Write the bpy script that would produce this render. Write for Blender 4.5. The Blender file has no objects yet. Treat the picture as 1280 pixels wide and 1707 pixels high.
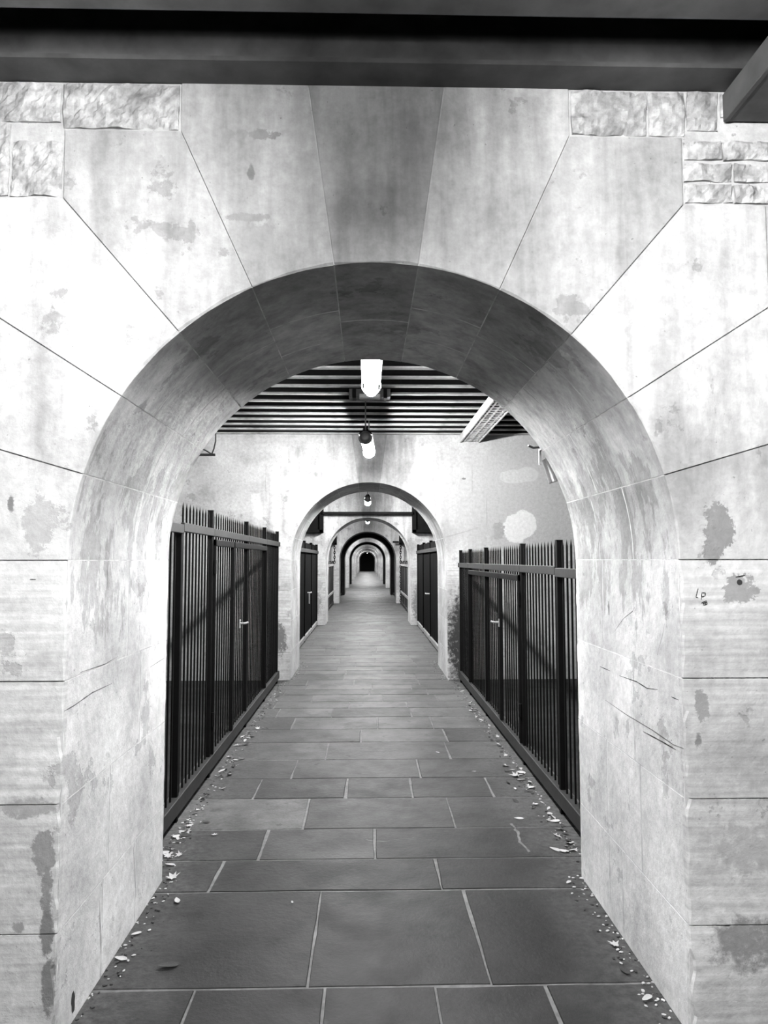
import bpy, bmesh, math, random
from mathutils import Vector, Matrix, noise
random.seed(11)
S = bpy.context.scene
COL = S.collection
PI = math.pi

# ------------------------------------------------------------------ layout (metres)
CX = 0.032                    # middle of the passage
HW = 1.021                    # half width of every arch, also its radius
ZS = 1.55                     # springing height
ZC = 3.45                     # ceiling
WALLS = [(2.41, 1.216), (9.446, 1.29), (17.33, 1.25), (25.96, 1.25), (32.1, 1.25), (40.3, 1.25),
         (46.5, 1.25), (56.3, 1.25), (66.0, 1.25), (77.6, 1.25), (88.0, 1.25), (99.0, 1.25)]
SIDE = 4.5

# ------------------------------------------------------------------ node helpers
class Nodes:
    def __init__(s, mat):
        s.t = mat.node_tree; s.n = s.t.nodes; s.l = s.t.links
    def put(s, sock, v):
        if isinstance(v, (int, float)): sock.default_value = v
        elif isinstance(v, tuple): sock.default_value = v
        else: s.l.new(v, sock)
    def m(s, op, a, b=0.0, c=0.0, clamp=False):
        x = s.n.new('ShaderNodeMath'); x.operation = op; x.use_clamp = clamp
        s.put(x.inputs[0], a); s.put(x.inputs[1], b); s.put(x.inputs[2], c)
        return x.outputs[0]
    def noise(s, vec, scale, detail=4, rough=.55, dist=0.0):
        x = s.n.new('ShaderNodeTexNoise'); s.put(x.inputs['Vector'], vec)
        x.inputs['Scale'].default_value = scale; x.inputs['Detail'].default_value = detail
        x.inputs['Roughness'].default_value = rough; x.inputs['Distortion'].default_value = dist
        return x.outputs['Fac']
    def ramp(s, v, a, b, c, d, smooth=False):
        x = s.n.new('ShaderNodeMapRange'); x.clamp = True
        if smooth: x.interpolation_type = 'SMOOTHSTEP'
        s.put(x.inputs[0], v)
        for i, q in enumerate((a, b, c, d)): s.put(x.inputs[i + 1], q)
        return x.outputs[0]
    def scale(s, vec, k):
        x = s.n.new('ShaderNodeVectorMath'); x.operation = 'MULTIPLY'
        s.put(x.inputs[0], vec); x.inputs[1].default_value = k
        return x.outputs[0]
    def coords(s):
        return s.n.new('ShaderNodeTexCoord').outputs['Object']
    def sep(s, v):
        x = s.n.new('ShaderNodeSeparateXYZ'); s.put(x.inputs[0], v); return x.outputs
    def attr(s, name):
        x = s.n.new('ShaderNodeAttribute'); x.attribute_name = name; return x.outputs['Fac']
    def mix(s, f, a, b):
        return s.m('ADD', s.m('MULTIPLY', a, s.m('SUBTRACT', 1.0, f)), s.m('MULTIPLY', b, f))
    def grey(s, v):
        x = s.n.new('ShaderNodeCombineColor')
        for i in range(3): s.put(x.inputs[i], v)
        return x.outputs[0]
    def bump(s, h, strength, dist):
        x = s.n.new('ShaderNodeBump'); x.inputs['Strength'].default_value = strength
        x.inputs['Distance'].default_value = dist; s.put(x.inputs['Height'], h); return x.outputs[0]

def material(name):
    m = bpy.data.materials.new(name); m.use_nodes = True
    return m, Nodes(m), m.node_tree.nodes['Principled BSDF']

def plain(name, v, rough=.5, metal=0.0, spec=.5, var=.25, bump=.15, scale=18.0):
    m, N, P = material(name)
    c = N.coords()
    n = N.noise(c, scale, 5, .6)
    n2 = N.noise(c, scale * .2, 3)
    k = N.m('MULTIPLY', N.ramp(n, .3, .7, 1 - var, 1 + var), N.ramp(n2, .3, .7, 1 - var, 1 + var))
    N.put(P.inputs['Base Color'], N.grey(N.m('MULTIPLY', k, v)))
    P.inputs['Roughness'].default_value = rough; P.inputs['Metallic'].default_value = metal
    P.inputs['Specular IOR Level'].default_value = spec
    if bump: N.put(P.inputs['Normal'], N.bump(n, bump, .004))
    return m

PV = .52                      # how pale the palest worn spot is
def stone(name, base=.8, patches=(), plaster=False, peel=True, mould=None):
    """pale limewashed sandstone; patches are worn spots (x, z, rx, rz, value, softness) on the face of a wall"""
    m, N, P = material(name)
    c = N.coords(); X, Y, Z = N.sep(c)[:3]
    nrm = N.sep(N.n.new('ShaderNodeNewGeometry').outputs['Normal'])
    front = N.m('LESS_THAN', Y, .03)
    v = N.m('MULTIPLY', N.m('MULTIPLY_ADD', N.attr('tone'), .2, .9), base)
    blot = N.noise(c, 1.7, 6, .62)
    v = N.m('MULTIPLY', v, N.ramp(blot, .36, .62, .66, 1.08))
    fine = N.noise(c, 26, 7, .7)
    v = N.m('MULTIPLY', v, N.ramp(fine, .3, .65, .78, 1.08))
    if not plaster:
        drip = N.noise(N.scale(c, (8, 8, .9)), 1.0, 5, .6, .3)
        v = N.m('MULTIPLY', v, N.mix(N.ramp(Z, 1.5, 1.9, 0, 1), 1.0, N.ramp(drip, .4, .66, 1.04, .68)))
        tool = N.noise(N.scale(c, (1.6, 1.6, 42)), 1.0, 4, .6)
        low = N.m('MULTIPLY', N.ramp(Z, 1.45, 1.6, 1, 0), front)
        v = N.m('MULTIPLY', v, N.mix(low, 1.0, N.ramp(tool, .35, .65, .76, 1.06)))
    flake = N.ramp(N.noise(c, 3.6, 9, .66), .605, .625, 0, 1)
    v = N.m('MULTIPLY', v, N.m('MULTIPLY_ADD', flake, -.27, 1.0))
    if peel:
        pn = N.noise(N.scale(c, (7, 7, 2.6)), 1.0, 9, .7)
        band = N.m('MULTIPLY', N.ramp(Z, 1.0, 1.5, 0, .17, True), N.ramp(Z, 1.9, 2.1, 1, 0, True))
        side = N.m('SUBTRACT', 1.0, front)
        pm = N.ramp(N.m('ADD', pn, N.m('MULTIPLY', band, side)), .655, .68, 0, 1)
        v = N.m('MULTIPLY', v, N.m('MULTIPLY_ADD', pm, -.3, 1.0))
    speck = N.ramp(N.noise(c, 55, 3, .5), .7, .74, 0, 1)
    v = N.m('MULTIPLY', v, N.m('MULTIPLY_ADD', speck, -.4, 1.0))
    wob = N.m('MULTIPLY_ADD', N.noise(c, 13, 10, .75), 6.0, -3.0)
    for (px, pz, rx, rz, val, soft, *k) in patches:
        a = N.m('POWER', N.m('ABSOLUTE', N.m('DIVIDE', N.m('SUBTRACT', X, px), rx)), 2.0)
        b = N.m('POWER', N.m('ABSOLUTE', N.m('DIVIDE', N.m('SUBTRACT', Z, pz), rz)), 2.0)
        d = N.m('ADD', N.m('ADD', a, b), N.m('MULTIPLY', wob, k[0] if k else 1.0))
        f = N.m('MULTIPLY', N.ramp(d, 1 - soft, 1 + soft, 1, 0), front)
        v = N.mix(f, v, N.m('MULTIPLY', N.ramp(fine, .3, .65, .85, 1.1), val * PV))
    v = N.m('MINIMUM', v, .92)
    N.put(P.inputs['Base Color'], N.grey(v))
    P.inputs['Roughness'].default_value = .85; P.inputs['Specular IOR Level'].default_value = .25
    h = N.m('ADD', N.m('MULTIPLY', fine, .5), N.m('MULTIPLY', N.noise(c, 6, 6, .6), .9))
    h = N.m('SUBTRACT', h, N.m('MULTIPLY', flake, .12))
    N.put(P.inputs['Normal'], N.bump(h, .55, .012))
    return m

def paving(name):
    m, N, P = material(name)
    c = N.coords(); X, Y, Z = N.sep(c)[:3]
    t = N.attr('tone')
    v = N.m('MULTIPLY_ADD', t, .05, .002)
    n = N.noise(c, 5, 8, .68)
    v = N.m('MULTIPLY', v, N.ramp(n, .3, .7, .5, 1.5))
    v = N.m('MULTIPLY', v, N.ramp(N.noise(c, 1.1, 4), .35, .65, .85, 1.15))
    v = N.m('MULTIPLY', v, N.ramp(N.noise(c, 90, 3), .3, .7, .85, 1.15))
    v = N.m('MULTIPLY', v, N.ramp(N.noise(c, 2.4, 9, .72), .4, .6, .6, 1.45))
    spot = N.ramp(N.noise(c, 9, 4, .5), .64, .69, 0, 1)
    v = N.m('MULTIPLY', v, N.m('MULTIPLY_ADD', spot, -.5, 1.0))
    dust = N.ramp(N.m('ADD', N.m('ABSOLUTE', N.m('SUBTRACT', X, CX)), N.m('MULTIPLY', N.noise(c, 2.5, 6, .65), .5)), .95, 1.35, 0, 1)
    v = N.mix(N.m('MULTIPLY', dust, .6), v, N.m('MULTIPLY', N.ramp(N.noise(c, 30, 6, .7), .35, .65, .4, 1.7), .05))
    N.put(P.inputs['Base Color'], N.grey(v))
    N.put(P.inputs['Roughness'], N.ramp(n, .3, .7, .5, .7))
    P.inputs['Specular IOR Level'].default_value = .14
    h = N.m('ADD', n, N.m('MULTIPLY', N.noise(c, 40, 5, .6), .25))
    N.put(P.inputs['Normal'], N.bump(h, .35, .012))
    return m

def glow(name, strength):
    m, N, P = material(name)
    P.inputs['Base Color'].default_value = (.9, .9, .9, 1)
    P.inputs['Emission Color'].default_value = (1, 1, 1, 1)
    P.inputs['Emission Strength'].default_value = strength
    return m

W1P = [(1.19, 1.65, .05, .085, .36, .06), (1.165, 1.585, .03, .05, .36, .1), (1.256, 1.451, .055, .05, .46, .08),
       (-1.085, 1.67, .055, .09, .62, .12), (-1.18, 1.73, .012, .03, .3, .3), (-1.04, .61, .035, .075, .4, .15),
       (-1.025, .50, .02, .07, .36, .2), (-1.115, .38, .024, .02, .45, .2), (-1.02, .36, .022, .06, .3, .25),
       (-1.01, .2, .02, .08, .3, .25), (1.118, 1.06, .024, .055, .42, .12), (1.10, .95, .012, .03, .3, .3),
       (-.36, 3.02, .055, .02, .42, .12), (-.43, 3.02, .016, .014, .45, .2), (-.485, 3.02, .022, .018, .45, .2),
       (-.37, 2.64, .055, .06, .5, .25), (-.41, 2.725, .075, .016, .45, .2), (-.49, 2.6, .02, .02, .45, .2),
       (-.40, 2.88, .012, .03, .3, .3), (1.3, .6, .15, .08, .6, .4), (-1.09, .75, .08, .03, .5, .3), (1.25, .3, .12, .08, .42, .5)]
W2P = [(1.95, 2.3, .95, .85, .50, .7, .3), (1.96, 1.96, .17, .19, .80, .05, .3), (2.07, 2.02, .17, .18, .80, .05, .3), (1.95, 2.65, .2, .09, .6, .06, .3), (2.13, 2.68, .15, .1, .6, .06, .3),
       (1.2, .5, .16, .52, .05, .6), (-1.14, .52, .1, .2, .2, .3), (-1.2, 1.55, .1, .03, .5, .2),
       (-1.15, 1.72, .06, .03, .55, .2), (1.73, 1.92, .08, .12, .4, .2), (1.5, 1.93, .16, .12, .5, .3), (-.93, 2.75, .03, .16, .5, .4),
       (-.63, 2.66, .02, .1, .55, .4), (-1.28, 2.72, .035, .02, .5, .2), (-.95, 2.5, .08, .045, .6, .2),
       (1.28, 2.62, .025, .015, .2, .3), (1.36, 2.6, .04, .12, .5, .3), (-.62, 2.3, .05, .025, .62, .2)]
W3P = [(-1.2, 1.97, .08, .04, .45, .2), (-1.08, 2.03, .05, .03, .5, .2), (1.25, 2.02, .09, .05, .45, .2), (1.1, 2.0, .03, .03, .45, .2),
       (-1.25, .5, .16, .3, .35, .4), (1.25, .5, .16, .4, .3, .4), (-1.2, .95, .14, .12, .5, .3)]
M = {
 'stone_near': stone('limewashed stone near', .5, W1P),
 'stone_second': stone('limewashed stone second', .36, W2P),
 'stone_third': stone('limewashed stone third', .4, W3P),
 'stone': stone('limewashed stone', .4),
 'soot': stone('soot blackened stone', .05, peel=False),  # near-black base paints the darkness of the unlit bays into the stone
 'plaster_near': stone('mortar near', .42, W1P, True, False),
 'plaster_second': stone('plaster second', .33, W2P, True, False),
 'plaster': stone('plaster', .4, W3P, True, False),
 'soot_plaster': stone('soot blackened plaster', .05, (), True, False),  # same painted darkness for the plaster of those bays
 'shade': plain('dark river chamber wall', .06, .9, 0, .2, .3, .4, 6),
 'pointing': plain('white lime pointing', .42, .9, 0, .2, .3, .4, 20),
 'rubble': plain('rough rubble stone', .3, .9, 0, .2, .4, 1.0, 26),
 'paving': paving('worn flagstone'),
 'joint': plain('pale floor mortar', .09, .95, 0, .2, .25, .4, 30),
 'earth': plain('dark earth', .02, .95, 0, .15, .5, .5, 6),
 'mark': plain('black scratch', .03, .9, 0, .1, .1, 0),
 'grit': plain('groove dirt', .1, .9, 0, .1, .2, 0),
 'iron': plain('black painted iron', .003, .6, 0, .06, .2, .1, 40),
 'rail': plain('lamplit painted iron rail', .016, .55, 0, .15, .25, .1, 30),  # same paint as the pickets, lightened to carry the lamplight on the rails
 'joist': plain('painted steel joist', .05, .55, 0, .25, .35, .2, 7),
 'joist_lit': plain('lamplit steel joist', .22, .6, 0, .2, .35, .05, 9),  # paler than the near joists: lamplight on the flanges put into the colour
 'infill': plain('sooty ceiling infill', .006, .95, 0, .05, .6, .3, 3),
 'board': plain('black stained boards', .0018, .8, 0, .02, .4, .3, 12),
 'wood': plain('grey weathered wood', .16, .8, 0, .3, .3, .3, 14),
 'darkwood': plain('dark weathered wood', .012, .7, 0, .2, .4, .3, 14),
 'steel': plain('bare steel', .3, .4, .6, .5, .15, .1, 30),
 'zinc': plain('galvanised tray', .3, .45, .3, .5, .25, .2, 20),
 'cap': plain('dark lamp cap', .06, .45, 0, .5, .1, 0),
 'black': plain('black steel', .004, .7, 0, .06, .3, .1, 10),
 'cable': plain('black cable', .02, .6, 0, .4, .1, 0),
 'leaf': plain('pale dry leaf', .27, .8, 0, .2, .25, .3, 60),
 'leaf_dark': plain('dark dry leaf', .025, .8, 0, .2, .3, .3, 60),
 'glow': glow('lit lamp tube', 560.0),
}

# ------------------------------------------------------------------ mesh helpers
def link(name, bm, mat, parent=None, loc=(0, 0, 0), smooth=False):
    me = bpy.data.meshes.new(name)
    bmesh.ops.recalc_face_normals(bm, faces=bm.faces)
    bm.to_mesh(me); bm.free()
    if smooth:
        for p in me.polygons: p.use_smooth = True
    for k in (mat if isinstance(mat, (list, tuple)) else [mat]): me.materials.append(k)
    o = bpy.data.objects.new(name, me); COL.objects.link(o); o.location = loc
    if parent: o.parent = parent
    return o

def tag(o, label, cat, group=None, kind=None):
    o['label'] = label; o['category'] = cat
    if group: o['group'] = group
    if kind: o['kind'] = kind
    return o

def structure(o, label=None):
    o['kind'] = 'structure'
    if label: o['label'] = label
    return o

def root(name, loc, label, cat, group=None, rz=0.0):
    o = bpy.data.objects.new(name, None); COL.objects.link(o)
    o.location = loc; o.rotation_euler = (0, 0, rz); o.empty_display_size = .1
    return tag(o, label, cat, group)

def new(): return bmesh.new()
def tl(bm): return bm.faces.layers.float.get('tone') or bm.faces.layers.float.new('tone')

def box(bm, x0, x1, y0, y1, z0, z1, bev=0.0, mi=0):
    r = bmesh.ops.create_cube(bm, size=1)
    vs = r['verts']
    for v in vs:
        v.co = Vector(((x0 + x1) / 2 + v.co.x * (x1 - x0), (y0 + y1) / 2 + v.co.y * (y1 - y0), (z0 + z1) / 2 + v.co.z * (z1 - z0)))
    fs = {f for v in vs for f in v.link_faces}
    for f in fs: f.material_index = mi
    if bev:
        es = list({e for v in vs for e in v.link_edges})
        bmesh.ops.bevel(bm, geom=es, offset=bev, segments=1, affect='EDGES', profile=.5)

def tube(bm, pts, r, seg=8, cap=True):
    pts = [Vector(p) for p in pts]
    rings = []
    for i, p in enumerate(pts):
        d = (pts[min(i + 1, len(pts) - 1)] - pts[max(i - 1, 0)]).normalized()
        a = d.cross(Vector((0, 0, 1)) if abs(d.z) < .9 else Vector((1, 0, 0))).normalized(); b = d.cross(a)
        rr = r[i] if isinstance(r, (list, tuple)) else r
        rings.append([bm.verts.new(p + a * rr * math.cos(2 * PI * k / seg) + b * rr * math.sin(2 * PI * k / seg)) for k in range(seg)])
    for i in range(len(rings) - 1):
        for k in range(seg):
            bm.faces.new((rings[i][k], rings[i][(k + 1) % seg], rings[i + 1][(k + 1) % seg], rings[i + 1][k]))
    if cap:
        bm.faces.new(rings[0]); bm.faces.new(rings[-1])

def face(bm, vs, tone=None, mi=0):
    f = bm.faces.new(vs); f.material_index = mi
    if tone is not None: f[tl(bm)] = tone
    return f

# ------------------------------------------------------------------ stone walls
def pol(r, a): return (CX + r * math.cos(a), ZS + r * math.sin(a))

def voussoir(bm, a0, a1, outer, y0, y1, first, last, tone, rough, g=.0022, n=9):
    """wedge stone of the arch ring: inner arc a0..a1, outer outline points (x,z) from a1's side back to a0's side"""
    d = g / HW
    A = [a0 + d + (a1 - a0 - 2 * d) * k / n for k in range(n + 1)]
    V = bm.verts.new
    def ch(end, k, y): 
        if not end: return .0012
        return .003 + rough * max(0.0, noise.noise(Vector((A[k] * 9, y * 3 + 7.7, 1.3))) + .15) ** 1.0
    Sf = []; Ff = []; Sb = []; Fb = []
    for k, a in enumerate(A):
        c0 = ch(first, k, y0); c1 = ch(last, k, y1)
        x, z = pol(HW, a); Sf.append(V((x, y0 + c0, z))); Sb.append(V((x, y1 - c1, z)))
        x, z = pol(HW + c0, a); Ff.append(V((x, y0, z)))
        x, z = pol(HW + c1, a); Fb.append(V((x, y1, z)))
    # outer outline pulled in by half the joint
    cen = Vector((sum(p[0] for p in outer) / len(outer), sum(p[1] for p in outer) / len(outer)))
    def off(i):
        p = Vector(outer[i])
        if i in (0, len(outer) - 1):
            a = a1 if i == 0 else a0
            t = Vector((-math.sin(a), math.cos(a)))
            return p + t * (-g if i == 0 else g) * 1.0
        return p
    O = [off(i) for i in range(len(outer))]
    Of = [V((p.x, y0, p.y)) for p in O]; Ob = [V((p.x, y1, p.y)) for p in O]
    for k in range(n):
        face(bm, (Sf[k], Sf[k + 1], Sb[k + 1], Sb[k]), tone)
        face(bm, (Ff[k], Ff[k + 1], Sf[k + 1], Sf[k]), tone)
        face(bm, (Sb[k], Sb[k + 1], Fb[k + 1], Fb[k]), tone)
    face(bm, Ff + Of, tone); face(bm, list(reversed(Fb + Ob)), tone)
    face(bm, (Sf[-1], Ff[-1], Of[0], Ob[0], Fb[-1], Sb[-1]), tone)
    face(bm, (Sf[0], Ff[0], Of[-1], Ob[-1], Fb[0], Sb[0]), tone)
    for i in range(len(O) - 1): face(bm, (Of[i], Of[i + 1], Ob[i + 1], Ob[i]), tone)

def jamb(bm, s, xo, y0, y1, z0, z1, first, last, tone, rough, g=.0022):
    xi = CX + s * HW; xo = CX + s * xo
    z0 += g; z1 -= g
    n = max(2, int((z1 - z0) / .035))
    rings = []
    for k in range(n + 1):
        z = z0 + (z1 - z0) * k / n
        c = []
        for end, y in ((first, y0), (last, y1)):
            c.append(.0012 if not end else .003 + rough * max(0.0, noise.noise(Vector((s * 5.1, y * 3, z * 11))) + .2 + .5 * noise.noise(Vector((s * 2, y, z * 37)))))
        P = [(xi, y0 + c[0]), (xi + s * c[0], y0), (xo, y0), (xo, y1), (xi + s * c[1], y1), (xi, y1 - c[1])]
        rings.append([bm.verts.new((x, y, z)) for x, y in P])
    for k in range(n):
        for i in range(6):
            if i == 2 or True:
                face(bm, (rings[k][i], rings[k][(i + 1) % 6], rings[k + 1][(i + 1) % 6], rings[k + 1][i]), tone)
    face(bm, rings[0], tone); face(bm, rings[-1], tone)

STEP = [(.675, 1.478), (1.07, 1.235), (1.36, .873), (1.55, .455), (1.62, 0.0)]   # stepped corners of the ring, from the crown down
SPL = {0: (.42, .83), 1: (.72,), 2: (.33, .76), 3: (.52,), 4: (.42, .8), 5: (.6,), 6: (.46, .85), 7: (.62,), 8: (.37, .8), 9: (.68,), 10: (.42, .82)}
JSP = {0: (.62,), 1: (.8,), 2: (.45,), 3: (.4, .79)}
COURSE = [1.55, 1.155, .762, .358, 0.0]

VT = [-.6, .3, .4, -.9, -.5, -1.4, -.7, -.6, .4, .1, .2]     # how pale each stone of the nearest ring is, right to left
def pieces(th, cuts, g=.005):
    b = [0.0] + list(cuts) + [th]
    for i in range(len(b) - 1):
        yield (b[i] + (g if i else 0), b[i + 1] - (g if i < len(b) - 2 else 0), i == 0, i == len(b) - 2)

def arch_wall(name, y, th, ms, mp, detail, rec, seed, xmax=SIDE):
    rnd = random.Random(seed)
    T = ZC - ZS
    bm = new(); tl(bm)
    a11 = PI / 11
    for i in range(11):
        a0, a1 = a11 * i, a11 * (i + 1)
        j = min(i, 10 - i)          # 0 at the springing, 5 at the crown
        if j == 5:
            outer = [(CX + T / math.tan(a1), ZC), (CX + T / math.tan(a0), ZC)]
        else:
            b0, b1 = a11 * j, a11 * (j + 1)
            lowc = STEP[4 - j]      # corner on the lower joint
            if j == 4:
                pts = [(T / math.tan(b1), T), (.675, T), STEP[0]]
            else:
                up = STEP[3 - j]
                pts = [up, (lowc[0], up[1]), lowc]
            if i <= 4: outer = [(CX + x, ZS + z) for x, z in pts]
            else: outer = [(CX - x, ZS + z) for x, z in reversed(pts)]
        cuts = [c for c in SPL[i]] if detail else ([.45 * th, .8 * th] if i % 2 else [.62 * th])
        for (p0, p1, f, l) in pieces(th, cuts):
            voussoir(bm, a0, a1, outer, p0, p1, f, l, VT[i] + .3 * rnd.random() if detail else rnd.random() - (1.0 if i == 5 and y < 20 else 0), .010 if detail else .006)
    for s in (-1, 1):
        for k in range(4):
            z1, z0 = COURSE[k], COURSE[k + 1]
            w = (1.72, 1.48, 1.8, 1.42)[k] if not detail else 1.75
            cuts = [c * th / 1.216 for c in (JSP[(k + (s > 0)) % 4])]
            for (p0, p1, f, l) in pieces(th, cuts):
                jamb(bm, s, w, p0, p1, z0, z1, f, l, rnd.random(), .024 if detail else .008)
    # wall body behind the stones: mortar in the joints, plaster around the ring
    y0, y1 = rec, th - rec
    R = HW + .0008
    def slab(x0, z0, x1, z1, x2=None):
        pass
    N_ = 44
    xs = [R * math.cos(PI * k / N_) for k in range(N_ + 1)]; zs = [R * math.sin(PI * k / N_) for k in range(N_ + 1)]
    V = bm.verts.new
    col = [[V((CX + xs[k], yy, ZS + zs[k])) for yy in (y0, y1)] + [V((CX + xs[k], yy, ZC)) for yy in (y0, y1)] for k in range(N_ + 1)]
    for k in range(N_):
        a, b = col[k], col[k + 1]
        face(bm, (a[0], b[0], b[2], a[2]), .5, 1); face(bm, (a[1], a[3], b[3], b[1]), .5, 1)
        face(bm, (a[0], a[1], b[1], b[0]), .5, 2); face(bm, (a[2], b[2], b[3], a[3]), .5, 1)
    for s in (-1, 1):
        x0, x1 = CX + s * R, s * xmax
        q = [V((x0, y0, 0)), V((x1, y0, 0)), V((x1, y1, 0)), V((x0, y1, 0)), V((x0, y0, ZC)), V((x1, y0, ZC)), V((x1, y1, ZC)), V((x0, y1, ZC))]
        for f in ((0, 1, 5, 4), (2, 3, 7, 6), (0, 3, 2, 1), (3, 0, 4, 7), (4, 5, 6, 7), (1, 2, 6, 5)): face(bm, [q[i] for i in f], .5, 2 if f == (3, 0, 4, 7) else 1)
    me = bpy.data.meshes.new(name)
    bm.to_mesh(me); bm.free()
    me.materials.append(ms); me.materials.append(mp); me.materials.append(M['pointing'] if 'soot' not in ms.name else mp)
    o = bpy.data.objects.new(name, me); COL.objects.link(o); o.location = (0, y, 0)
    return structure(o)

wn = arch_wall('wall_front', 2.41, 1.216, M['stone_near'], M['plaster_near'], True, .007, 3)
wn['label'] = 'nearest pale stone wall with the large round arch'
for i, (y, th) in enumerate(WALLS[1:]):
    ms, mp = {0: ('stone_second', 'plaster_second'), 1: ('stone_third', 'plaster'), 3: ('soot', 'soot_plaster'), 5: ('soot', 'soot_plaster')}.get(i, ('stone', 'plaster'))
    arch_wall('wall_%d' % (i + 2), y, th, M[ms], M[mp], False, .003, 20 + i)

# rough squared blocks and brick rows in the upper corners of the near wall
def rough_block(bm, x0, x1, z0, z1, depth, proud, amp, sd):
    g = .006
    x0 += g; x1 -= g; z0 += g; z1 -= g
    nx = max(4, int((x1 - x0) / .011)); nz = max(4, int((z1 - z0) / .011))
    grid = []
    for i in range(nx + 1):
        row = []
        for j in range(nz + 1):
            u, w = i / nx, j / nz
            e = min(u * (x1 - x0), (1 - u) * (x1 - x0), w * (z1 - z0), (1 - w) * (z1 - z0))
            x, z = x0 + (x1 - x0) * u, z0 + (z1 - z0) * w
            d = amp * (noise.fractal(Vector((x * 13 + sd, z * 13, sd)), 1.0, 2.0, 4))
            d += proud * min(1.0, e / .008) + .006 * noise.fractal(Vector((x * 40, z * 40, sd)), 1.0, 2.0, 3)
            ex = .005 * noise.noise(Vector((x * 14, z * 14, sd + 3)))
            row.append(bm.verts.new((x + ex, -d, z + ex)))
        grid.append(row)
    for i in range(nx):
        for j in range(nz):
            bm.faces.new((grid[i][j], grid[i + 1][j], grid[i + 1][j + 1], grid[i][j + 1]))
    rim = [grid[i][0] for i in range(nx + 1)] + [grid[nx][j] for j in range(1, nz + 1)] + [grid[i][nz] for i in range(nx - 1, -1, -1)] + [grid[0][j] for j in range(nz - 1, 0, -1)]
    back = [bm.verts.new((v.co.x, depth, v.co.z)) for v in rim]
    for k in range(len(rim)): bm.faces.new((rim[k], rim[(k + 1) % len(rim)], back[(k + 1) % len(rim)], back[k]))
bm = new()
T1, T2 = 3.03, 2.787
rb = [(-1.05, -.645, T1, 3.2), (-1.5, -1.05, 3.05, 3.2), (-1.22, -1.04, T2, 2.99), (-1.5, -1.22, T2, 3.05),
      (.71, .985, T1, 3.2), (.985, 1.12, T1, 3.2), (1.12, 1.24, 3.05, 3.2), (1.24, 1.5, 3.1, 3.2)]
for r in range(4):
    z0 = T2 + .078 * r
    if r < 3:
        x = 1.105
        while x < 1.6:
            w = random.uniform(.12, .24); rb.append((x, x + w, z0, z0 + .078)); x += w
for k, (x0, x1, z0, z1) in enumerate(rb): rough_block(bm, x0, x1, z0, z1, .08, .003, .009, k * 3.7)
o = link('rubble_masonry', bm, M['rubble'], wn)
o['label'] = 'rough chipped blocks above the stepped arch stones'

# scratches, cracks and hand-drawn marks on the near wall
def ribbon(bm, pts, w, axis, at, mi=0):
    """a thin groove line lying on the plane axis = at; points are in the other two coordinates"""
    P = [Vector(p) for p in pts]; Q = []
    for i in range(len(P) - 1):
        for k in range(5): Q.append(P[i].lerp(P[i + 1], k / 5))
    Q.append(P[-1]); n = len(Q) - 1
    L = []
    for i, p in enumerate(Q):
        d = (Q[min(i + 1, n)] - Q[max(i - 1, 0)]).normalized(); q = Vector((-d.y, d.x))
        ww = w * .55 * (.35 + .65 * math.sin(PI * (i + .4) / (n + .8))) * random.uniform(.7, 1.3) / 2
        pr = []
        for sgn in (-1, 1):
            a = p + q * ww * sgn
            pr.append(bm.verts.new((at, a.x, a.y) if axis == 0 else (a.x, at, a.y)))
        L.append(pr)
    for i in range(n):
        f = bm.faces.new((L[i][0], L[i][1], L[i + 1][1], L[i + 1][0])); f.material_index = mi
XR, XL = CX + HW, CX - HW
Y1 = 2.41
bm = new()
for pts, w, mi in (([(3.015, 1.068), (2.824, 1.075), (2.719, 1.068), (2.62, 1.081)], .007, 0),
        ([(3.205, .932), (2.948, .923), (2.678, .923), (2.497, .916), (2.416, .924)], .007, 1),
        ([(2.769, .897), (2.585, .903), (2.476, .904)], .008, 0), ([(2.826, 1.365), (2.848, 1.346), (2.953, 1.309), (3.067, 1.244)], .006, 1),
        ([(2.545, 1.321), (2.561, 1.285), (2.611, 1.214)], .004, 1), ([(3.268, 1.069), (3.128, 1.07)], .006, 0),
        ([(3.13, 1.37), (3.13, 1.31)], .03, 1), ([(3.193, .361), (3.19, .22), (3.188, .086)], .006, 1), ([(2.502, 1.077), (2.444, 1.077)], .006, 0)):
    ribbon(bm, [(a - Y1, b) for a, b in pts], w, 0, XR - .0008, mi)
for pts, w, mi in (([(2.416, 1.058), (2.493, 1.06), (2.655, 1.074), (2.855, 1.073)], .008, 1), ([(2.541, 1.164), (2.779, 1.159), (2.922, 1.169)], .004, 1),
        ([(3.347, 1.063), (3.58, 1.073)], .005, 1), ([(2.774, 1.543), (2.788, 1.437)], .008, 1),
        ([(2.777, .297), (2.795, .19), (2.809, .088)], .008, 1), ([(3.201, .153), (3.165, .337)], .007, 1), ([(2.55, .10), (2.56, .03)], .05, 0)):
    ribbon(bm, [(a - Y1, b) for a, b in pts], w, 0, XL + .0008, mi)
ribbon(bm, [(1.243, 1.491), (1.275, 1.497)], .007, 1, -.0012, 0)
ribbon(bm, [(-1.11, 1.487), (-1.09, 1.487)], .006, 1, -.0012, 1)
ribbon(bm, [(1.155, .36), (1.185, .357)], .006, 1, -.0012, 0)
bmesh.ops.create_circle(bm, cap_ends=True, radius=.0095, segments=16, matrix=Matrix.Translation((1.2555, -.0015, 1.474)) @ Matrix.Rotation(PI / 2, 4, 'X'))
o = link('scratch', bm, [M['mark'], M['grit']], wn); o['label'] = 'dark scratches, cracks and drilled hole in the stone'
bm = new()
def g(u, v): return (1.123 + (u / 4.571 - 168) * .00203, 1.425 - (v / 4.571 - 95) * .00205)
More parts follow.
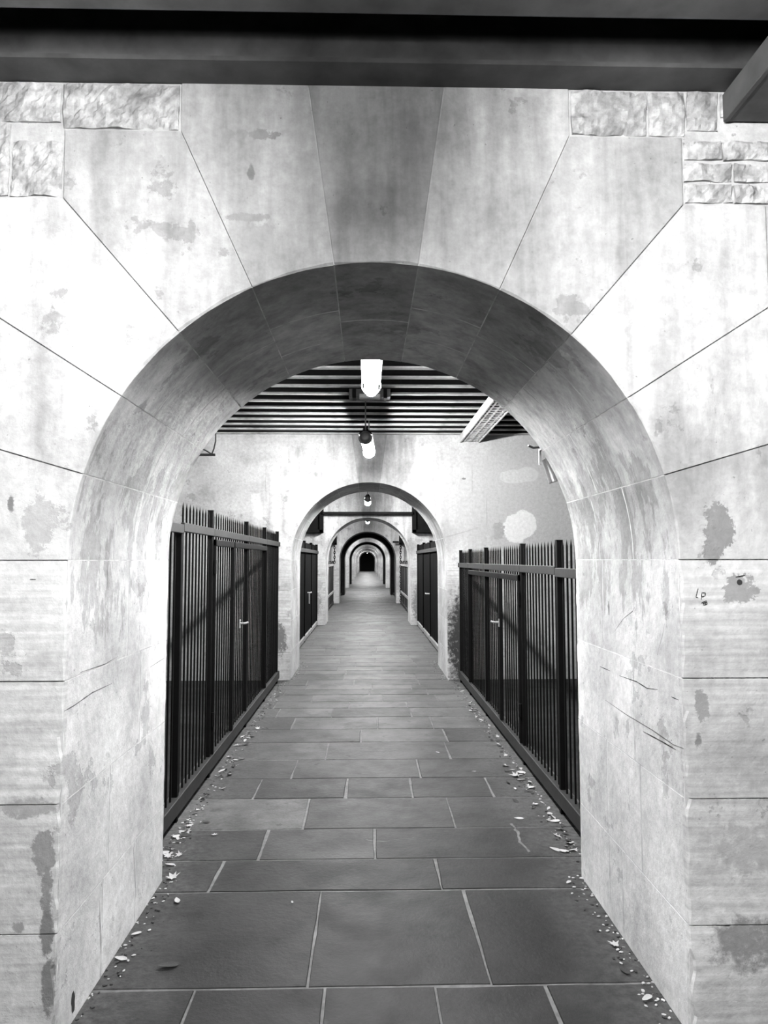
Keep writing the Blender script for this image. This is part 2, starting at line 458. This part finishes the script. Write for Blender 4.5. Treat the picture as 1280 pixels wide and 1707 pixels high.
for st in ([(747, 372), (728, 435)], [(728, 435), (745, 440)], [(776, 402), (768, 455)], [(772, 404), (803, 404)], [(803, 404), (798, 428)], [(798, 428), (772, 434)],
           [(768, 480), (808, 462)], [(808, 462), (814, 488)], [(814, 488), (785, 497)], [(785, 497), (790, 466)], [(778, 484), (812, 474)], [(800, 466), (802, 494)]):
    ribbon(bm, [g(*p) for p in st], .0055, 1, -.0012)
o = link('graffiti', bm, M['mark'], wn); o['label'] = 'small black scrawled letters on the right of the arch'

# side, back and end of the passage
def wallbox(name, b, mat):
    bm = new(); box(bm, *b)
    lay = tl(bm)
    for f in bm.faces: f[lay] = .5
    return structure(link(name, bm, mat))
wallbox('wall_left', (-SIDE - .3, -SIDE, -3.3, 100.5, 0, ZC), M['shade'])
wallbox('wall_right', (SIDE, SIDE + .3, -3.3, 100.5, 0, ZC), M['shade'])
wallbox('wall_back', (-SIDE, SIDE, -3.3, -3.0, 0, ZC), M['shade'])
wallbox('wall_end', (-SIDE, SIDE, 100.6, 100.9, 0, ZC), M['soot_plaster'])
# black end door filling the last arch
bm = new()
pts = [(CX - HW, 0), (CX + HW, 0)] + [pol(HW, PI * k / 24) for k in range(25)]
fv = [bm.verts.new((x, 0, z)) for x, z in pts]; bv = [bm.verts.new((x, .06, z)) for x, z in pts]
bm.faces.new(fv); bm.faces.new(list(reversed(bv)))
for k in range(len(pts)): bm.faces.new((fv[k], bv[k], bv[(k + 1) % len(pts)], fv[(k + 1) % len(pts)]))
structure(link('door_1', bm, M['black'], None, (0, 100.3, 0)), 'black arched doorway closing the far end of the passage')

# ------------------------------------------------------------------ ceiling
bm = new(); box(bm, -SIDE - .3, SIDE + .3, -3.3, 100.9, ZC, ZC + .15)
ceil = structure(link('ceiling', bm, M['infill']))
def joist_mesh(bm, y, z=3.2, w=.12, h=.235):
    t = .016
    pr = [(-w / 2, 0), (w / 2, 0), (w / 2, t), (.008, t + .012), (.008, h - t - .01), (w * .42, h - t), (w * .42, h), (-w * .42, h), (-w * .42, h - t), (-.008, h - t - .01), (-.008, t + .012), (-w / 2, t)]
    rows = []
    n = 26
    for k in range(n + 1):
        x = -SIDE + 2 * SIDE * k / n
        rows.append([bm.verts.new((x, a + .0012 * noise.noise(Vector((x * 2, y, b * 5))), z + b + .001 * noise.noise(Vector((x * 1.5, y * 3, 1))))) for a, b in pr])
    for k in range(n):
        for i in range(12):
            f = bm.faces.new((rows[k][i], rows[k][(i + 1) % 12], rows[k + 1][(i + 1) % 12], rows[k + 1][i]))
            f.material_index = 0 if i in (0, 1, 11) else 1
    bm.faces.new(rows[0]); bm.faces.new(rows[-1])
for y in [2.35 - .335 * k for k in range(8)] + [9.386 - .325 * k for k in range(18)]:
    bm = new(); joist_mesh(bm, y, w=.12 if y < 3 else .066)
    o = link('joist', bm, [M['joist'], M['joist']] if y < 3 else [M['joist_lit'], M['infill']], ceil, (0, y, 0))  # first bay: lamplit flanges painted pale against dark webs

# ------------------------------------------------------------------ floor
bm = new(); tl(bm)
def flag(x0, x1, y0, y1, tone, top):
    g = .006; c = .004
    j = lambda: random.uniform(-.006, .006)
    B = [(x0 + g + j(), y0 + g + j() * .5), (x1 - g + j(), y0 + g + j() * .5), (x1 - g + j(), y1 - g + j() * .5), (x0 + g + j(), y1 - g + j() * .5)]
    n = 6
    out = []
    for i in range(4):
        a, b = Vector(B[i]), Vector(B[(i + 1) % 4])
        for k in range(n):
            p = a.lerp(b, k / n)
            if k: p += Vector((noise.noise(Vector((p.x * 8, p.y * 8, i))), noise.noise(Vector((p.x * 8, p.y * 8, i + 9))))) * .006
            out.append(p)
    cen = sum(out, Vector((0, 0))) / len(out)
    rt = []; rm = []; rbm = []
    for p in out:
        d = (cen - p).normalized() * c
        rt.append(bm.verts.new((p.x + d.x, p.y + d.y, top))); rm.append(bm.verts.new((p.x, p.y, top - .004))); rbm.append(bm.verts.new((p.x, p.y, -.03)))
    face(bm, rt, tone)
    m_ = len(out)
    for k in range(m_):
        face(bm, (rm[k], rm[(k + 1) % m_], rt[(k + 1) % m_], rt[k]), tone)
        face(bm, (rbm[k], rbm[(k + 1) % m_], rm[(k + 1) % m_], rm[k]), tone)
rowsY = [(-1.2, -.6, None), (-.6, 0, None), (0, .6, None), (.6, 1.2, None), (1.2, 1.85, None), (1.85, 2.731, (-.62, -.147, .252, .654)),
         (2.731, 3.499, (-.215, .456)), (3.499, 3.854, (-.738, .357)), (3.854, 4.281, (-.567, .041)), (4.281, 4.818, (-.366, .519)),
         (4.818, 5.246, (-.742, -.14, .306, .838)), (5.246, 5.726, (-.538, .39)), (5.726, 6.263, (-.325, .66)), (6.263, 6.744, (-.05, .7)),
         (6.744, 7.252, (-.7, .1, .62)), (7.252, 7.687, (-.9, -.35, .45))]
y = 7.687
while y < 100.6:
    d = random.uniform(.3, .52) * (1 if y < 30 else 1.6)
    rowsY.append((y, y + d, None)); y += d
XA, XB = -1.3, 1.37
tones = {5: [.3, .25, .25, .3, .35], 6: [.3, .22, .22], 7: [.3, .24, .2], 8: [.35, .6, .3], 9: [1.5, .5, .5], 10: [.5, .34, .32, .32, .36], 11: [.6, .6, .5], 12: [1.0, .7, .8]}
for i, (y0, y1, xs) in enumerate(rowsY):
    if xs is None:
        xs = []; x = XA + random.uniform(.2, .9)
        while x < XB - .25: xs.append(x); x += random.uniform(.45, 1.1)
    e = [XA] + list(xs) + [XB]
    for k in range(len(e) - 1):
        t = tones[i][k] * .55 if i in tones else min(1.0, random.uniform(.15, .75) + .05 * max(0, min(y0, 14) - 6))
        flag(e[k], e[k + 1], y0, y1, t, random.uniform(-.0015, .0015))
for sx in (0,):
    vs = [bm.verts.new(p) for p in ((XA, -1.2, -.0035), (XB, -1.2, -.0035), (XB, 100.6, -.0035), (XA, 100.6, -.0035))]
    face(bm, vs, .5, 1)
for xa, xb in ((-SIDE - .3, XA), (XB, SIDE + .3)):
    vs = [bm.verts.new(p) for p in ((xa, -3.3, -.003), (xb, -3.3, -.003), (xb, 100.9, -.003), (xa, 100.9, -.003))]
    face(bm, vs, .5, 2)
vs = [bm.verts.new(p) for p in ((XA, -3.3, -.003), (XB, -3.3, -.003), (XB, -1.2, -.003), (XA, -1.2, -.003))]
face(bm, vs, .5, 1)
bmesh.ops.recalc_face_normals(bm, faces=bm.faces)
for f in bm.faces:
    if f.material_index and f.normal.z < 0: f.normal_flip()
me = bpy.data.meshes.new('floor'); bm.to_mesh(me); bm.free()
for k in ('paving', 'joint', 'earth'): me.materials.append(M[k])
fl = bpy.data.objects.new('floor', me); COL.objects.link(fl); structure(fl, 'worn grey flagstones laid in cross rows')

bm = new(); FZ = .0022
for pts, w in (([(.85, 4.33), (.86, 4.2), (.84, 4.06), (.875, 3.88)], .022), ([(.0, 4.1), (.1, 4.08), (.2, 4.12), (.3, 4.14)], .008), ([(-.02, 6.0), (.12, 5.97), (.3, 6.02)], .012)):
    P_ = [Vector(q) for q in pts]
    Q_ = [P_[i].lerp(P_[i + 1], k / 4) + Vector((random.uniform(-.008, .008), random.uniform(-.008, .008))) for i in range(len(P_) - 1) for k in range(4)]
    L_ = [(bm.verts.new((q.x - w * .5 * random.uniform(.3, 1), q.y - w * .2, FZ)), bm.verts.new((q.x + w * .5 * random.uniform(.3, 1), q.y + w * .2, FZ))) for q in Q_]
    for a, b in zip(L_, L_[1:]): bm.faces.new((a[0], a[1], b[1], b[0]))
link('floor_crack', bm, M['joint'], fl)

# ------------------------------------------------------------------ railings of the first bay
def railing(side, X, h, zr, near_tip, posts, stile, label, y0=3.66, y1=9.27):
    """side -1 left, +1 right; corridor side is -side in x"""
    c = -side
    r = root('iron_railing', (X, y0, 0), label, 'railing', 'black picket railings of the first bay')
    L = lambda y: y - y0
    fx = lambda a, b: (min(c * a, c * b), max(c * a, c * b))
    # pickets
    y = y0 + .03
    gate = (posts[1], posts[3])
    while y < y1 - .01:
        if all(abs(y - p) > .028 for p in posts) and abs(y - stile) > .03:
            bm = new(); w = .0052
            tip = y > near_tip
            top = h if tip else zr
            box(bm, -w, w, L(y) - w, L(y) + w, .145, top - (.045 if tip else 0))
            if tip:
                vs = [v for v in bm.verts if v.co.z > top - .06]
                q = bm.verts.new((0, L(y), top))
                fs = [f for f in bm.faces if all(v in vs for v in f.verts)]
                es = [e for f in fs for e in f.edges]
                pairs = [tuple(e.verts) for e in es]
                bmesh.ops.delete(bm, geom=fs, context='FACES_ONLY')
                for a, b in pairs: bm.faces.new((a, b, q))
            link('picket', bm, M['iron'], r)
        y += .09
    for p in posts:
        bm = new(); w = .019
        tip = p > near_tip
        box(bm, -w, w, L(p) - w, L(p) + w, -.004, (h if tip else zr) - .005, .003)
        box(bm, -w - .002, w + .002, L(p) - w - .002, L(p) + w + .002, (h if tip else zr) - .007, (h if tip else zr), .002)
        link('post', bm, M['iron'], r)
    # flat top rail in lengths between the posts, bottom channel
    e = [y0] + list(posts) + [y1 + .05]
    for k in range(len(e) - 1):
        bm = new()
        x0, x1 = fx(.006, .03)
        g = .004 if k else 0
        z = zr - (.012 if k == 0 else 0)
        box(bm, x0, x1, L(e[k]) + g, L(e[k + 1]), z - .028, z + .028, .003)
        link('top_rail', bm, M['rail'], r)
    bm = new(); x0, x1 = fx(-.025, .032)
    box(bm, x0, x1, 0, L(y1 + .04), .05, .145, .004)
    link('bottom_rail', bm, M['rail'], r)
    # the gate between the second and fourth post
    bm = new()
    a, b = L(gate[0]) + .028, L(gate[1]) - .028
    x0, x1 = fx(.004, .036)
    box(bm, x0, x1, a, b, zr - .098, zr - .05, .003)
    box(bm, x0, x1, a, a + .02, .15, zr - .05, .003); box(bm, x0, x1, b - .02, b, .15, zr - .05, .003)
    s = L(stile); box(bm, x0, x1, s - .024, s + .024, .15, zr - .05, .003)
    gt = link('gate_leaf', bm, M['iron'], r)
    bm = new()
    hy = L(6.41) - (.05 if side < 0 else .02)
    tube(bm, [(c * .036, hy, 1.0), (c * .075, hy, 1.0), (c * .085, hy + .012, 1.0), (c * .085, hy + .11, .998)], .009, 8)
    box(bm, min(c * .034, c * .042), max(c * .034, c * .042), hy - .014, hy + .014, .96, 1.03, .002)
    hd = link('handle', bm, M['steel'], gt, smooth=False); hd['label'] = 'bright steel lever handle'
    for hz in (.35, 1.45 if side < 0 else 1.2):
        bm = new(); tube(bm, [(c * .03, L(gate[0]) + .024, hz), (c * .03, L(gate[0]) + .024, hz + .1)], .012, 8); link('hinge', bm, M['iron'], gt)
    return r
railing(-1, -1.143, 1.915, 1.752, 4.47, [4.42, 5.30, 6.86, 8.08, 9.22], 6.08, 'tall black picket railing with spiked tops and gate, standing along the left side')
railing(1, 1.205, 1.675, 1.483, 0.0, [4.50, 5.55, 7.27, 8.38, 9.24], 6.41, 'lower black picket railing with spiked tops and gate, standing along the right side')

# ------------------------------------------------------------------ boarded gates in the bays behind
def plank_gate(name, side, X, y0, y1, h, zr, mats, label, handle=None, zlow=.07, posts=4):
    c = -side
    r = root(name, (X, y0, 0), label, 'gate', {'board_gate': 'black boarded gates', 'plank_fence': 'low plank gates', 'black_gate': 'solid black gates'}[name])
    n = posts
    seg = (y1 - y0) / (n - 1)
    for k in range(n - 1):
        bm = new(); y = k * seg + .03
        while y < (k + 1) * seg - .05:
            w = min(.17, (k + 1) * seg - .03 - y)
            box(bm, -.014, .014, y + .004, y + w - .004, .12, h - random.uniform(0, .03), .004); y += w
        link('board_panel', bm, M[mats[0]], r)
    for k in range(n):
        bm = new(); box(bm, -.03, .03, k * seg - .03, k * seg + .03, -.004, h + .02, .004); link('post', bm, M[mats[0]], r)
    for z in zr:
        bm = new(); box(bm, min(c * .014, c * .05), max(c * .014, c * .05), -.04, y1 - y0 + .04, z - .035, z + .035, .004); link('rail', bm, M[mats[1]], r)
    for k in range(n - 1):
        bm = new(); box(bm, -.04, .04, k * seg + .04, (k + 1) * seg - .04, zlow - .035, zlow + .045, .005); link('bottom_rail', bm, M[mats[2]], r)
    if handle:
        bm = new(); hy, hz = handle[0] - y0, handle[1]
        tube(bm, [(c * .014, hy, hz), (c * .08, hy, hz), (c * .08, hy + .14, hz)], .014, 8)
        if handle[2]: tube(bm, [(c * .05, hy, hz), (c * .05, hy, hz - .22)], .016, 8)
        hd = link('handle', bm, M['steel'], r); hd['label'] = 'bright steel handle'
    return r
plank_gate('board_gate', -1, -1.2, 12.1, 17.2, 1.90, [1.73], ('board', 'darkwood', 'wood'), 'black boarded gate standing left behind the second arch', (14.5, .9, True))
plank_gate('board_gate', 1, 1.22, 12.0, 17.1, 1.90, [1.73], ('board', 'darkwood', 'wood'), 'black boarded gate standing right behind the second arch', (13.9, .9, False))
plank_gate('plank_fence', -1, -1.2, 20.6, 25.4, 1.5, [.45, 1.38], ('darkwood', 'wood', 'darkwood'), 'low plank gate with two pale rails, standing left behind the third arch')
plank_gate('plank_fence', 1, 1.22, 20.6, 25.4, 1.5, [.45, 1.38], ('darkwood', 'wood', 'darkwood'), 'low plank gate with two pale rails, standing right behind the third arch')
plank_gate('black_gate', -1, -1.15, 27.5, 31.9, 2.3, [1.9], ('black', 'black', 'black'), 'solid black gate in the dark bay, on its left side')
plank_gate('black_gate', 1, 1.2, 27.5, 31.9, 2.3, [1.9], ('black', 'black', 'black'), 'solid black gate in the dark bay, on its right side')

# black hoist boxes hanging from the ceiling beside the passage, a tie bar across
def hoist(name, side, x_in, y, z0, d, label):
    r = root(name, (x_in, y, z0), label, 'box', 'black boxes hanging beside the passage')
    s = side; W = 1.3; H = ZC - z0
    X = lambda a, b: (min(s * a, s * b), max(s * a, s * b))
    bm = new(); box(bm, *X(.08, W), 0.05, d, .06, H); link('box_body', bm, M['black'], r)
    bm = new()
    box(bm, *X(0, .09), 0, .05, 0, H, .004); box(bm, *X(0, .09), d - .1, d, 0, H, .004)
    box(bm, *X(0, W), 0, .05, 0, .07, .004); box(bm, *X(0, W), d - .1, d, 0, .07, .004); box(bm, *X(0, .08), .05, d - .1, 0, .07, .004)
    link('frame', bm, M['iron'], r)
    return r
hoist('hoist_box', -1, -1.038, 17.09, 2.2, .23, 'large black steel box hanging left, above the boarded gate')
hoist('hoist_box', 1, 1.085, 17.09, 2.2, .23, 'large black steel box hanging right, above the boarded gate')
hoist('hoist_box', -1, -1.075, 25.72, 2.1, .23, 'small distant black steel box hanging left, above the low plank gate')
hoist('hoist_box', 1, 1.155, 25.72, 2.1, .23, 'small distant black steel box hanging right, above the low plank gate')
bm = new(); box(bm, -1.05, 1.09, -.03, .03, -.029, .029, .004)
tag(link('cross_rail', bm, M['iron'], None, (0, 17.06, 2.66)), 'long black bar across the passage between two hanging boxes', 'bar')
bm = new(); box(bm, .889, 1.11, -.03, .03, -.03, .03, .004)
tag(link('cross_rail', bm, M['iron'], None, (.03, 25.69, 2.19)), 'short black bar stub beside the hanging chain', 'bar')

def chain(x, y, z1, z0, label):
    r = None; bm = new()
    z = z1; k = 0
    while z > z0:
        pts = []
        for a in range(13):
            t = 2 * PI * a / 12
            u, w = .027 * math.cos(t), .055 * math.sin(t)
            pts.append((u if k % 2 else 0, 0 if k % 2 else u, z - .05 + w))
        tube(bm, pts, .015, 6, False); z -= .085; k += 1
    return tag(link('hanging_chain', bm, M['iron'], None, (x, y, 0)), label, 'chain')
chain(-1.15, 25.68, 2.12, 1.5, 'short dark chain hanging from the left box over the plank gate')
chain(1.2, 25.66, 2.12, .02, 'long dark chain hanging to the floor by the right plank gate')

# ------------------------------------------------------------------ lamps
def tube_lamp(x, y0, y1, z, label, dx=0.0, r=.05, lit=True):
    R_ = root('tube_lamp', (x, y0, z), label, 'lamp', 'tube lamps along the passage ceiling')
    R_.rotation_euler = (0, 0, -math.atan2(dx, y1 - y0))
    L = y1 - y0
    bm = new()
    ys = [.085, .09, L - .14, L - .10, L - .07, L - .05]; rs = [r, r, r, r * .95, r * .8, r * .5]
    tube(bm, [(0, a, -.012) for a in ys], rs, 20)
    link('tube', bm, M['glow'], R_, smooth=True)
    bm = new(); box(bm, -.03, .03, .07, L - .15, .07, .1, .006)
    pr = [(-.07, .03), (-.04, .045), (.04, .045), (.07, .03), (.072, .034), (.045, .075), (-.045, .075), (-.072, .034)]
    A, B = [[bm.verts.new((u, a, w)) for u, w in pr] for a in (.06, L - .1)]
    for k in range(8): bm.faces.new((A[k], A[(k + 1) % 8], B[(k + 1) % 8], B[k]))
    bm.faces.new(A); bm.faces.new(B)
    link('housing', bm, M['black'], R_)
    for nm, prof in (('end_cap', [(0, .03), (.004, .045), (.03, .062), (.09, .066), (.095, .06)]),):
        bm = new(); tube(bm, [(0, a, 0) for a, b in prof], [b for a, b in prof], 20); link(nm, bm, M['cap'], R_, smooth=True)
    bm = new(); tube(bm, [(0, L - .06, 0), (0, L - .03, 0), (0, L - .015, 0)], [r * .62, r * .6, r * .3], 20); link('end_cap', bm, M['cap'], R_, smooth=True)
    for a in (.07, L - .2):
        bm = new(); tube(bm, [(0, a, .06), (0, a, 3.2 - z if y0 < 10 else ZC - z)], .008, 6)
        tube(bm, [(.07 * math.sin(t * PI / 12), a, .07 * math.cos(t * PI / 12)) for t in range(25)], .005, 6)
        link('hanger', bm, M['cap'], R_)
    return R_
tube_lamp(.02, .0, 1.35, 2.82, 'glowing tube lamp hanging in front of the nearest arch')
tube_lamp(.031, 4.05, 5.38, 2.82, 'large glowing tube lamp seen just under the crown of the nearest arch')
tube_lamp(-.018, 7.35, 8.65, 2.82, 'tilted glowing tube lamp with dark cap, above the second arch', .05)
tube_lamp(.02, 10.95, 12.2, 2.82, 'tube lamp just behind the second arch, above its crown')
tube_lamp(.018, 14.9, 16.2, 2.82, 'glowing lamp hanging in the bay behind the second arch')
tube_lamp(.02, 18.9, 20.1, 2.82, 'tube lamp just behind the third arch, above its crown')
tube_lamp(.028, 22.9, 24.2, 2.82, 'small glowing lamp hanging in the bay behind the third arch')
tube_lamp(.03, 34.4, 35.7, 2.82, 'distant lamp just inside the lit bay past the first dark bay')
tube_lamp(.03, 37.6, 38.9, 2.82, 'distant lamp in the lit bay past the first dark bay, its farther one')
for y, lab in ((49.2, 'distant lamp hanging just past the second dark bay'), (53.3, 'distant lamp second in line past the second dark bay'),
               (58.6, 'far lamp third in line past the second dark bay'), (63, 'far lamp fourth in line past the second dark bay'),
               (68.6, 'far lamp fifth in line past the second dark bay'), (74, 'far lamp sixth in line past the second dark bay'),
               (80, 'third lamp from the black end door'), (85.5, 'second lamp from the black end door')):
    tube_lamp(.03, y, y + 1.3, 2.82, lab)
tube_lamp(.03, 94, 95.3, 2.5, 'last lamp hanging in front of the black end door')

# box fixed under the joists over the second lamp
r = root('surface_mount_box', (.027, 6.86, 3.12), 'wide shallow metal box fixed under the ceiling joists above the tilted lamp', 'box')
bm = new(); box(bm, -.2, .2, 0, .12, 0, .08, .004); link('box_body', bm, M['joist'], r)
bm = new(); box(bm, -.1, .1, -.012, .06, -.012, .03, .004); link('reflection_cover', bm, M['zinc'], r)  # pale colour stands in for the lamp's reflection on the box
for x in (-.15, .15):
    bm = new(); box(bm, x - .018, x + .018, -.01, .13, -.01, .085, .003); link('clamp', bm, M['iron'], r)

# cable trays along the right of the ceiling
def tray(x0, x1, y0, y1, z, label, solid, mt):
    r = root('cable_tray', (x0, y0, z), label, 'tray')
    W, L = x1 - x0, y1 - y0
    for a in (0, W - .018):
        bm = new(); box(bm, a, a + .018, 0, L, 0, .1, .002); link('side_rail', bm, mt, r)
    if solid:
        bm = new(); box(bm, .018, W - .018, 0, L, .004, .012); link('base', bm, mt, r)
    else:
        bm = new(); y = .02
        while y < L - .02:
            box(bm, .016, W - .016, y, y + .04, .006, .016)
            for k in range(3):
                xx = .016 + (W - .032) * (k + .5) / 3
                box(bm, xx - .01, xx + .01, y + .04, y + .12, .006, .012)
            y += .12
        link('base', bm, mt, r)
    return r
tray(1.23, 1.49, 3.64, 9.44, 3.10, 'perforated metal cable tray running under the joists in the first bay', False, M['zinc'])
tray(1.25, 1.62, .6, 2.405, 3.083, 'dark steel cable tray at the upper right, meeting the nearest wall', True, M['joist'])

# small spotlight and loose wires on the back edge of the nearest arch
r = root('spotlight', (.965, 3.68, 2.09), 'small metal spotlight clamped at the right edge of the nearest arch', 'spotlight')
bm = new(); tube(bm, [(-.03, .06, -.02), (-.028, .06, -.01), (-.01, .06, -.06), (.002, .06, -.1), (.012, .06, -.13), (.014, .06, -.136)], [.012, .022, .023, .023, .025, .02], 16); link('lamp_body', bm, M['steel'], r)
bm = new(); box(bm, -.062, -.05, .05, .062, -.045, .035, .002); box(bm, -.062, .05, -.054, .062, .03, .04, .002); link('bracket', bm, M['zinc'], r)
bm = new(); tube(bm, [(0, 0, 0), (-.03, .01, .012), (-.06, .0, -.005), (-.1, .01, -.008), (-.13, .0, .002)], .006, 6)
tube(bm, [(.0, 0, 0), (-.02, -.01, .025), (-.05, .0, .02), (-.075, .0, .03)], .005, 6); tube(bm, [(-.02, 0, -.01), (-.035, .01, .03), (-.03, 0, -.03)], .007, 6)
tag(link('wire_tangle', bm, M['cable'], None, (.96, 3.66, 2.135)), 'frayed black wires sticking out above the small spotlight', 'wire')
r = root('cable_hanger', (-.86, 3.65, 2.085), 'thin bracket bar with a loop of black wire left of the nearest arch', 'bracket')
bm = new(); box(bm, -.06, .09, 0, .012, -.006, .006, .002); link('bar', bm, M['rail'], r)
bm = new(); tube(bm, [(.07, .005, .0), (.082, .005, .03), (.09, .005, .07), (.09, .005, .12), (.088, .005, .16)], .004, 6)
tube(bm, [(.07, .005, .004), (.04, .005, .022), (.01, .005, .035), (-.03, .004, .05)], .004, 6); link('wire', bm, M['cable'], r)

# ------------------------------------------------------------------ dry leaves and grit on the floor
def leaf_mesh(kind, sd):
    rnd = random.Random(sd); bm = new()
    if kind == 'maple':
        ang = [(-90, .25), (-60, .55), (-35, .4), (-10, .95), (12, .45), (40, .9), (62, .5), (90, 1.15), (118, .5), (140, .9), (168, .45), (190, .95), (215, .4), (240, .55)]
        pts = [(r_ * math.cos(math.radians(a)), r_ * math.sin(math.radians(a))) for a, r_ in ang]
    else:
        n = 14; w = rnd.uniform(.32, .5)
        pts = [((w + .06 * rnd.random()) * math.cos(2 * PI * k / n) * (1 - .3 * math.sin(2 * PI * k / n)), math.sin(2 * PI * k / n) * rnd.uniform(.92, 1.05)) for k in range(n)]
    cup, tw = rnd.uniform(.15, .5), rnd.uniform(-.3, .3)
    f = lambda x, y: (x, y, .05 + cup * x * x + .18 * y * y * cup + tw * x * y * .5 + .04 * rnd.random())
    c = bm.verts.new(f(0, 0)); ring = [bm.verts.new(f(x * .55, y * .55)) for x, y in pts]; out = [bm.verts.new(f(x, y)) for x, y in pts]
    n = len(pts)
    for k in range(n):
        j = (k + 1) % n
        bm.faces.new((c, ring[k], ring[j])); bm.faces.new((ring[k], out[k], out[j], ring[j]))
    st = [bm.verts.new(f(*p)) for p in ((-.02, -.9), (.02, -.9), (.03, -1.35), (-.0, -1.35))]; bm.faces.new(st)
    me = bpy.data.meshes.new('dry_leaf'); bm.to_mesh(me); bm.free()
    for p in me.polygons: p.use_smooth = True
    return me
LM = {k: [leaf_mesh(k, i) for i in range(5)] for k in ('maple', 'oval')}
for L_ in LM.values():
    for q in L_: q.materials.append(M['leaf'])
LD = []
for i in range(3):
    q = leaf_mesh('oval', 40 + i); q.materials.append(M['leaf_dark']); LD.append(q)
def leaf(me, x, y, s, rz, label, group='scattered dry leaves on the floor', tilt=.12):
    o = bpy.data.objects.new('dry_leaf', me); COL.objects.link(o)
    o.location = (x, y, .004); o.scale = (s, s, s); o.rotation_euler = (random.uniform(-tilt, tilt), random.uniform(-tilt, tilt), rz)
    return tag(o, label, 'leaf', group)
leaf(LM['maple'][0], -.945, 3.645, .042, .6, 'large pale lobed leaf at the foot of the left arch jamb, by its rear corner')
leaf(LM['oval'][1], -.955, 2.933, .030, 1.2, 'pale oval leaf lying alone by the left jamb near the front')
leaf(LM['oval'][2], -1.0, 3.80, .026, 1.5, 'pale leaf touching the rear corner of the left arch jamb')
leaf(LM['oval'][0], -.862, 3.408, .024, .4, 'pale curled leaf just in front of the large lobed leaf')
leaf(LM['oval'][3], -.955, 3.12, .022, 2.2, 'small pale leaf against the foot of the left jamb, halfway along')
leaf(LD[0], -.758, 2.878, .040, 1.9, 'dark oval leaf flat on the nearest big flagstone')
leaf(LM['oval'][4], -.337, 3.383, .012, .3, 'tiny pale crumb of leaf alone in the middle of the big flagstone')
leaf(LD[1], -.383, 5.588, .026, 1.6, 'small dark leaf alone on a middle flagstone between the railings')
leaf(LM['maple'][1], -.859, 4.195, .024, .2, 'pale ragged leaf on the flagstone just past the left jamb')
leaf(LD[2], -.95, 4.4, .026, 1.4, 'small dark leaf near the start of the left railing')
leaf(LM['oval'][1], .785, 5.371, .016, 1.5, 'thin pale leaf sliver on the floor left of the right-hand litter')
leaf(LM['maple'][2], 1.07, 5.25, .05, 1.4, 'large pale lobed leaf beside the right railing')
leaf(LM['maple'][3], 1.12, 5.0, .042, 2.5, 'bright curled lobed leaf against the right railing, nearer than the large one')
leaf(LM['maple'][4], 1.0, 2.985, .030, .9, 'pale torn leaf at the foot of the right jamb')
leaf(LM['oval'][0], .99, 2.63, .022, 2.0, 'pale crumpled leaf nearest the viewer on the right')
leaf(LM['oval'][2], .97, 3.55, .018, 2.4, 'small pale leaf by the rear corner of the right jamb')
leaf(LD[0], .97, 2.80, .024, .5, 'dark leaf in the grit by the right jamb')
leaf(LM['oval'][3], .57, 5.9, .02, .7, 'pale leaf lying on a flagstone joint right of the middle')
for s, n, name in ((-1, 60, 'left'), (1, 75, 'right')):
    for k in range(n):
        y = 3.9 + 5.2 * random.random() ** 1.7
        x = (-1.09 if s < 0 else 1.145) - s * abs(random.gauss(0, .06)) 
        me = random.choice(LM['oval'] + LM['maple'] + LD) if random.random() < .8 else random.choice(LD)
        leaf(me, x, y, random.uniform(.014, .034), random.uniform(0, 6.3), 'small dry leaf in the litter along the foot of the %s railing' % name, 'dry leaves along the %s railing' % name, .35)
def grit(side, n):
    bm = new(); rnd = random.Random(5 + side)
    for k in range(n):
        y = 2.2 + 9 * rnd.random() ** 1.4
        base = (HW if y < 3.65 or y > 9.4 else HW + .1)
        x = CX + side * (base - abs(rnd.gauss(0, .05)))
        r_ = rnd.uniform(.002, .007)
        m = Matrix.Translation((x, y, .001 + r_ * .3)) @ Matrix.Rotation(rnd.uniform(0, 6), 4, 'Z') @ Matrix.Diagonal((1.6, 1, .5, 1))
        i0 = len(bm.faces)
        r = bmesh.ops.create_icosphere(bm, subdivisions=1, radius=r_, matrix=m)
        mi = 0 if rnd.random() < .5 else 1
        for f in {f for v in r['verts'] for f in v.link_faces}: f.material_index = mi
    o = link('grit', bm, [M['leaf'], M['leaf_dark']])
    tag(o, 'crumbs of leaf and grit gathered along the %s edge of the floor' % ('left' if side < 0 else 'right'), 'litter', None, 'stuff')
grit(-1, 450); grit(1, 450)

# ------------------------------------------------------------------ world, camera, view
w = bpy.data.worlds.new('night'); S.world = w; w.use_nodes = True
w.node_tree.nodes['Background'].inputs[0].default_value = (0, 0, 0, 1)
cam = bpy.data.cameras.new('camera'); co = bpy.data.objects.new('camera', cam); COL.objects.link(co)
pit, yaw, rol = .0665, .0238, -.00098
fw = Vector((math.sin(yaw) * math.cos(pit), math.cos(yaw) * math.cos(pit), math.sin(pit)))
r0 = Vector((math.cos(yaw), -math.sin(yaw), 0)); u0 = r0.cross(fw)
rr = r0 * math.cos(rol) + u0 * math.sin(rol); uu = u0 * math.cos(rol) - r0 * math.sin(rol)
co.matrix_world = Matrix(((rr.x, uu.x, -fw.x, 0), (rr.y, uu.y, -fw.y, 0), (rr.z, uu.z, -fw.z, 1.55), (0, 0, 0, 1)))
cam.sensor_fit = 'VERTICAL'; cam.sensor_height = 36.0; cam.lens = 1200.55 * 36 / 1707
cam.clip_start = .05; cam.clip_end = 300
S.camera = co
S.view_settings.view_transform = 'Standard'; S.view_settings.look = 'None'
S.view_settings.exposure = 0.2; S.view_settings.gamma = 1.0; S.view_settings.use_curve_mapping = False
S.cycles.max_bounces = 8; S.cycles.diffuse_bounces = 5
